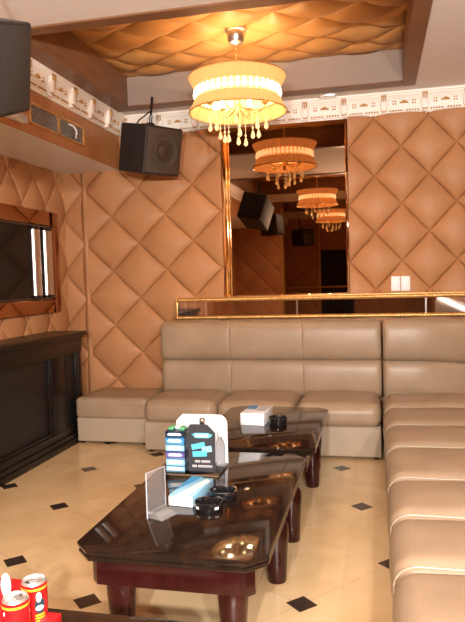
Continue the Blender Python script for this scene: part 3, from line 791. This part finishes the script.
s2 = speaker('large black speaker cut off by the top left of the picture', (-1.738, 2.534, 2.485), (R(11.7), R(-19.5), R(96.8)), .46, .36, .40, grille='spkcloth', cone=False)
obj('bracket', tube(B(), [(-.0, .05, .20), (0, .08, .50)], .014, 10), 'black', s2)
s3 = dup(s2, (-2.05, -.9, 2.55), (R(-4), 0, R(100)), 'black speaker hung near the pier, seen in the wall mirror')
s4 = dup(s2, (-1.75, -3.8, 2.45), (R(-4), 0, R(120)), 'black speaker hung beyond the pier, seen in the wall mirror')

# ------------------------------------------------------------------ air vent on the soffit
t = thing('air_vent', 'gold framed air conditioning vent with silver slats on the soffit', 'vent', (SX, 4.68, 2.67))
V0, V1, Z0, Z1 = 4.235, 5.12, 2.672, 2.838
bm = B()
for lo, hi in (((V0, Z0), (V1, Z0 + .018)), ((V0, Z1 - .018), (V1, Z1)), ((V0, Z0), (V0 + .02, Z1)), ((V1 - .02, Z0), (V1, Z1)), ((4.66, Z0), (4.69, Z1))):
    box(bm, (SX - .001, lo[0], lo[1]), (SX + .016, hi[0], hi[1]), .003, 1)
obj('frame', bm, 'gold', t, smooth=False)
obj('duct', box(B(), (SX, V0 + .01, Z0 + .01), (SX + .003, V1 - .01, Z1 - .01)), 'black', t, smooth=False)
for a, b in ((V0 + .02, 4.66), (4.69, V1 - .02)):
    for k in range(9):
        z = Z0 + .026 + k * .0145
        obj('slat', prism(B(), [(.003, 0), (.009, -.007), (.0115, -.0065), (.0055, .002)], lambda u, v, q: (SX + u, a + q, z + v), b - a), 'slat', t, smooth=False)
obj('ribbon', tube(B(), [(SX + .018, 4.83, 2.80), (SX + .035, 4.87, 2.795), (SX + .045, 4.905, 2.765), (SX + .045, 4.91, 2.73), (SX + .035, 4.905, 2.70)], .009, 8), 'white', t, label='white ribbon tied to the slats')
t = thing('junction_box', 'small silver box on the soffit left of the air vent', 'box', (SX, 4.03, 2.63))
obj('housing', box(B(), (SX - .001, 3.93, 2.645), (SX + .05, 4.14, 2.70), .005), 'white', t); obj('cover', box(B(), (SX + .049, 3.95, 2.652), (SX + .054, 4.12, 2.694), .002), 'brushed', t)
# ceiling plate beside the recess
t = thing('ceiling_plate', 'small silver plate on the ceiling above the wall mirror', 'plate', (-.40, 5.80, ZC - .02))
obj('plate', box(B(), (-.47, 5.765, ZC - .020), (-.33, 5.865, ZC - .0005), .004), 'brushed', t); obj('rim', box(B(), (-.48, 5.755, ZC - .006), (-.32, 5.872, ZC - .0005), .002), 'white', t)

# ------------------------------------------------------------------ chandelier
def tube_band(r, z0, z1, n=72):
    bm = B(); rings = [[bm.verts.new((q * math.cos(2 * PI * i / n), q * math.sin(2 * PI * i / n), z)) for i in range(n)] for q, z in ((r, z0), (r, z1), (r - .004, z1), (r - .004, z0))]
    for a in range(4):
        for i in range(n): bm.faces.new((rings[a][i], rings[a][(i + 1) % n], rings[(a + 1) % 4][(i + 1) % n], rings[(a + 1) % 4][i]))
    return bm
def chandelier(label, loc):
    t = thing('chandelier', label, 'chandelier', loc, group='pleated drum chandeliers in a row'); ORG[t.name] = Vector((0, 0, 0))   # parts built in local coordinates
    zt = 0.
    obj('ceiling_cup', lathe(B(), [(.078, .0), (.080, -.012), (.066, -.020), (.062, -.075), (.050, -.098), (.018, -.105), (.008, -.115)], (0, 0, 0), 28), 'brushed', t)
    bm = B()
    for k in range(9):
        z = -.125 - k * .024; pts = []
        for i in range(10):
            a = 2 * PI * i / 10; u, w = .009 * math.cos(a), .016 * math.sin(a)
            pts.append((u if k % 2 else 0, 0 if k % 2 else u, z + w))
        tube(bm, pts, .003, 6, True)
    obj('chain', bm, 'gold', t)
    Z = [-.350, -.435, -.515, -.610]
    pleat = lambda i, z: .014 * (1 if i % 2 else -1)
    def shell(prof, n=144):
        bm = B(); lathe_open(bm, prof, n, pleat); return bm
    def lathe_open(bm, prof, n, wob):
        rings = []
        for r, z in prof:
            rings.append([bm.verts.new((r * (1 + wob(i, z)) * math.cos(2 * PI * i / n), r * (1 + wob(i, z)) * math.sin(2 * PI * i / n), z)) for i in range(n)])
        m_ = len(rings)
        for a in range(m_):
            A, Bq = rings[a], rings[(a + 1) % m_]
            for i in range(n): bm.faces.new((A[i], A[(i + 1) % n], Bq[(i + 1) % n], Bq[i]))
    up = obj('upper_shade', shell([(.362, Z[0]), (.335, (Z[0] + Z[1]) / 2 - .01), (.316, Z[1]), (.310, Z[1]), (.329, (Z[0] + Z[1]) / 2 - .01), (.356, Z[0])]), 'shade', t, label='upper flaring pleated shade', angle=60)
    lo = obj('lower_shade', shell([(.316, Z[2]), (.338, (Z[2] + Z[3]) / 2), (.365, Z[3]), (.359, Z[3]), (.332, (Z[2] + Z[3]) / 2), (.310, Z[2])]), 'shade', t, label='lower flaring pleated shade', angle=60)
    for par, r, z, nm in ((up, .362, Z[0], 'top_rim'), (lo, .365, Z[3], 'bottom_rim')):
        obj(nm, tube(B(), [(r * math.cos(2 * PI * i / 72), r * math.sin(2 * PI * i / 72), z) for i in range(72)], .005, 6, True), 'gold', par)
    obj('glow_band', tube_band(.300, -.520, -.425), 'glow_band', t, label='added glowing cloth band behind the beads')
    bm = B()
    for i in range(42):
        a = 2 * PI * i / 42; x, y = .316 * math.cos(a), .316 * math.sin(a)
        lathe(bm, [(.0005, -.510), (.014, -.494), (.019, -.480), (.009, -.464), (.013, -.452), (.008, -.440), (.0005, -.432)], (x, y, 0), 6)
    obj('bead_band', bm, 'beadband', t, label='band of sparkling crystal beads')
    obj('shade_ring', tube(tube(B(), [(.306 * math.cos(2 * PI * i / 60), .306 * math.sin(2 * PI * i / 60), -.518) for i in range(60)], .005, 6, True), [(.306 * math.cos(2 * PI * i / 60), .306 * math.sin(2 * PI * i / 60), -.428) for i in range(60)], .005, 6, True), 'gold', t)
    obj('stem', lathe(B(), [(.006, -.330), (.012, -.35), (.018, -.40), (.012, -.46), (.030, -.52), (.036, -.55), (.020, -.60), (.010, -.64), (.0005, -.65)], (0, 0, 0), 16), 'gold', t)
    for k in range(4):
        a = 2 * PI * k / 4; obj('shade_spoke', tube(B(), [(.0, 0, -.43), (.306 * math.cos(a), .306 * math.sin(a), -.43)], .004, 6), 'gold', t)
    for k in range(6):
        a = 2 * PI * k / 6 + .26; ca, sa = math.cos(a), math.sin(a)
        arm = obj('arm', tube(B(), [(.02 * ca, .02 * sa, -.56), (.08 * ca, .08 * sa, -.60), (.15 * ca, .15 * sa, -.61), (.20 * ca, .20 * sa, -.575), (.205 * ca, .205 * sa, -.545)], .006, 8), 'gold', t)
        obj('candle_cup', lathe(B(), [(.012, -.55), (.026, -.540), (.024, -.53), (.013, -.525)], (.205 * ca, .205 * sa, 0), 14), 'gold', arm)
        obj('bulb', lathe(B(), [(.012, -.525), (.020, -.50), (.021, -.485), (.014, -.455), (.004, -.435), (.0005, -.43)], (.205 * ca, .205 * sa, 0), 14), 'bulb', t)
    drops = [(.21, k * 2 * PI / 8 + .15, .03 * (k % 2)) for k in range(8)] + [(.11, k * 2 * PI / 5, .07 + .03 * (k % 2)) for k in range(5)] + [(.0, 0, .11)]
    for r, a, dz in drops:
        x, y = r * math.cos(a), r * math.sin(a); bm = B()
        z0 = -.60 if r > .05 else -.645
        tube(bm, [(x, y, z0), (x, y, -.650 - dz)], .0025, 5)
        lathe(bm, [(.0005, -.650 - dz), (.008, -.656 - dz), (.008, -.664 - dz), (.0005, -.670 - dz)], (x, y, 0), 8)
        lathe(bm, [(.0005, -.670 - dz), (.009, -.69 - dz), (.0165, -.718 - dz), (.015, -.730 - dz), (.0005, -.742 - dz)], (x, y, 0), 8)
        obj('crystal_drop', bm, 'crystal', t, angle=20)
    return t
CHZ = 3.345
chand = chandelier('gold pleated drum chandelier with crystal drops hanging from the padded ceiling', (-.99, 4.69, CHZ))
dup(chand, (-.99, .62, CHZ), None, 'second gold drum chandelier of the row, seen only in the wall mirror')
dup(chand, (-.99, -2.9, CHZ), None, 'third gold drum chandelier of the row, seen small in the wall mirror')

# ------------------------------------------------------------------ lights
def point(name, loc, e, col, r=.06):
    l = bpy.data.lights.new(name, 'POINT'); l.energy = e; l.color = col; l.shadow_soft_size = r
    o = bpy.data.objects.new(name, l); C.objects.link(o); o.location = loc; return o
WARM = (1, .66, .34)
for y, e, ks in ((4.69, 1., (0, 2, 4)), (.62, .45, (1, 4)), (-2.9, .8, (1, 4))):
    for q in ks:
        an = 2 * PI * q / 6 + .26
        point('chandelier_bulb_light', (-.99 + .205 * math.cos(an), y + .205 * math.sin(an), CHZ - .475), 190 * e / len(ks), WARM, .022)
# added fill lights in the ceiling, standing in for frontal flash light
k = 0
for x, y, w in ((.85, 2.2, 'above the corner sofa'), (.85, -.1, 'above the near end of the corner sofa'), (-.1, -.75, 'near the middle of the room'), (-1.7, 2.15, 'over the counter side of the room'), (.85, -1.9, 'towards the rear of the room'), (-1.4, -.9, 'between the rear chandeliers')):
    t = thing('fill_downlight', 'added fill light, round and recessed in the ceiling ' + w, 'fill_downlight', (x, y, ZC), group='added fill lights in the ceiling'); 
    obj('rim', lathe(B(), [(.055, -.001), (.072, -.001), (.070, -.008), (.055, -.010)], (x, y, ZC), 28), 'brushed', t)
    obj('lens', lathe(B(), [(.0005, -.004), (.054, -.004), (.054, -.006), (.0005, -.006)], (x, y, ZC), 28), 'fill_downlight', t)
    l = bpy.data.lights.new('fill_downlight_beam', 'SPOT'); l.energy = 30 if x > .5 and y > -1 else (55 if y > 0 else 120); l.color = (1, .90, .80); l.spot_size = R(150); l.spot_blend = .8; l.shadow_soft_size = .06
    o = bpy.data.objects.new('fill_downlight_beam', l); C.objects.link(o); o.location = (x, y, ZC - .03)

# added fill spots behind the camera, in place of its flash
for x, tx, nm in ((-.3, -1.9, 'towards the counter'), (.4, -.8, 'towards the coffee tables'), (1.0, .2, 'towards the corner sofa')):
    p0 = Vector((x, -1.35, 2.0)); aim = (Vector((tx, 5.2, 1.5)) - p0).normalized()
    t = thing('fill_spotlight', 'added fill light, a white cylinder on a long ceiling rod, turned ' + nm, 'fill_spotlight', (x, -1.35, ZC), group='added fill lights behind the camera')
    obj('mount', tube(lathe(B(), [(.045, 0), (.045, -.018), (.012, -.022)], (x, -1.35, ZC), 24), [(x, -1.35, ZC - .02), p0], .010, 8), 'white', t)
    q = aim.to_track_quat('Z', 'Y').to_matrix()
    bm = lathe(B(), [(.038, -.10), (.045, -.09), (.045, .09), (.040, .09), (.038, .05)], (0, 0, 0), 28)
    bmesh.ops.transform(bm, matrix=Matrix.Translation(p0) @ q.to_4x4(), verts=bm.verts)
    obj('fill_spot_can', bm, 'white', t)
    l = bpy.data.lights.new('fill_spot_beam', 'SPOT'); l.energy = 250 if x > .9 else 400; l.color = (1, .93, .86); l.spot_size = R(110); l.spot_blend = .7; l.shadow_soft_size = .045
    o = bpy.data.objects.new('fill_spot_beam', l); C.objects.link(o); o.location = p0 + aim * .11; o.rotation_euler = aim.to_track_quat('-Z', 'Y').to_euler()

w = bpy.data.worlds.new('World'); bpy.context.scene.world = w; w.use_nodes = True
w.node_tree.nodes['Background'].inputs[0].default_value = (.9, .8, .7, 1); w.node_tree.nodes['Background'].inputs[1].default_value = .15

# ------------------------------------------------------------------ camera
f = 630.
Y = Vector((143.5, 37, -f)).normalized()
X = Vector((2754., 44, f)); X = (X - X.dot(Y) * Y).normalized()
Z = X.cross(Y)
cam = bpy.data.cameras.new('camera'); co = bpy.data.objects.new('camera', cam); C.objects.link(co)
mw = Matrix((X, Y, Z)).to_4x4(); mw.translation = (0, 0, 1.5); co.matrix_world = mw
cam.sensor_fit = 'HORIZONTAL'; cam.sensor_width = 36; cam.lens = f / 465 * 36; cam.clip_start = .05
sc = bpy.context.scene; sc.camera = co
sc.view_settings.view_transform = 'Standard'; sc.view_settings.look = 'None'; sc.view_settings.gamma = 1; sc.view_settings.exposure = .65
sc.cycles.use_denoising = True
sc.cycles.max_bounces = 8; sc.cycles.glossy_bounces = 5; sc.cycles.transmission_bounces = 8; sc.cycles.sample_clamp_indirect = 6
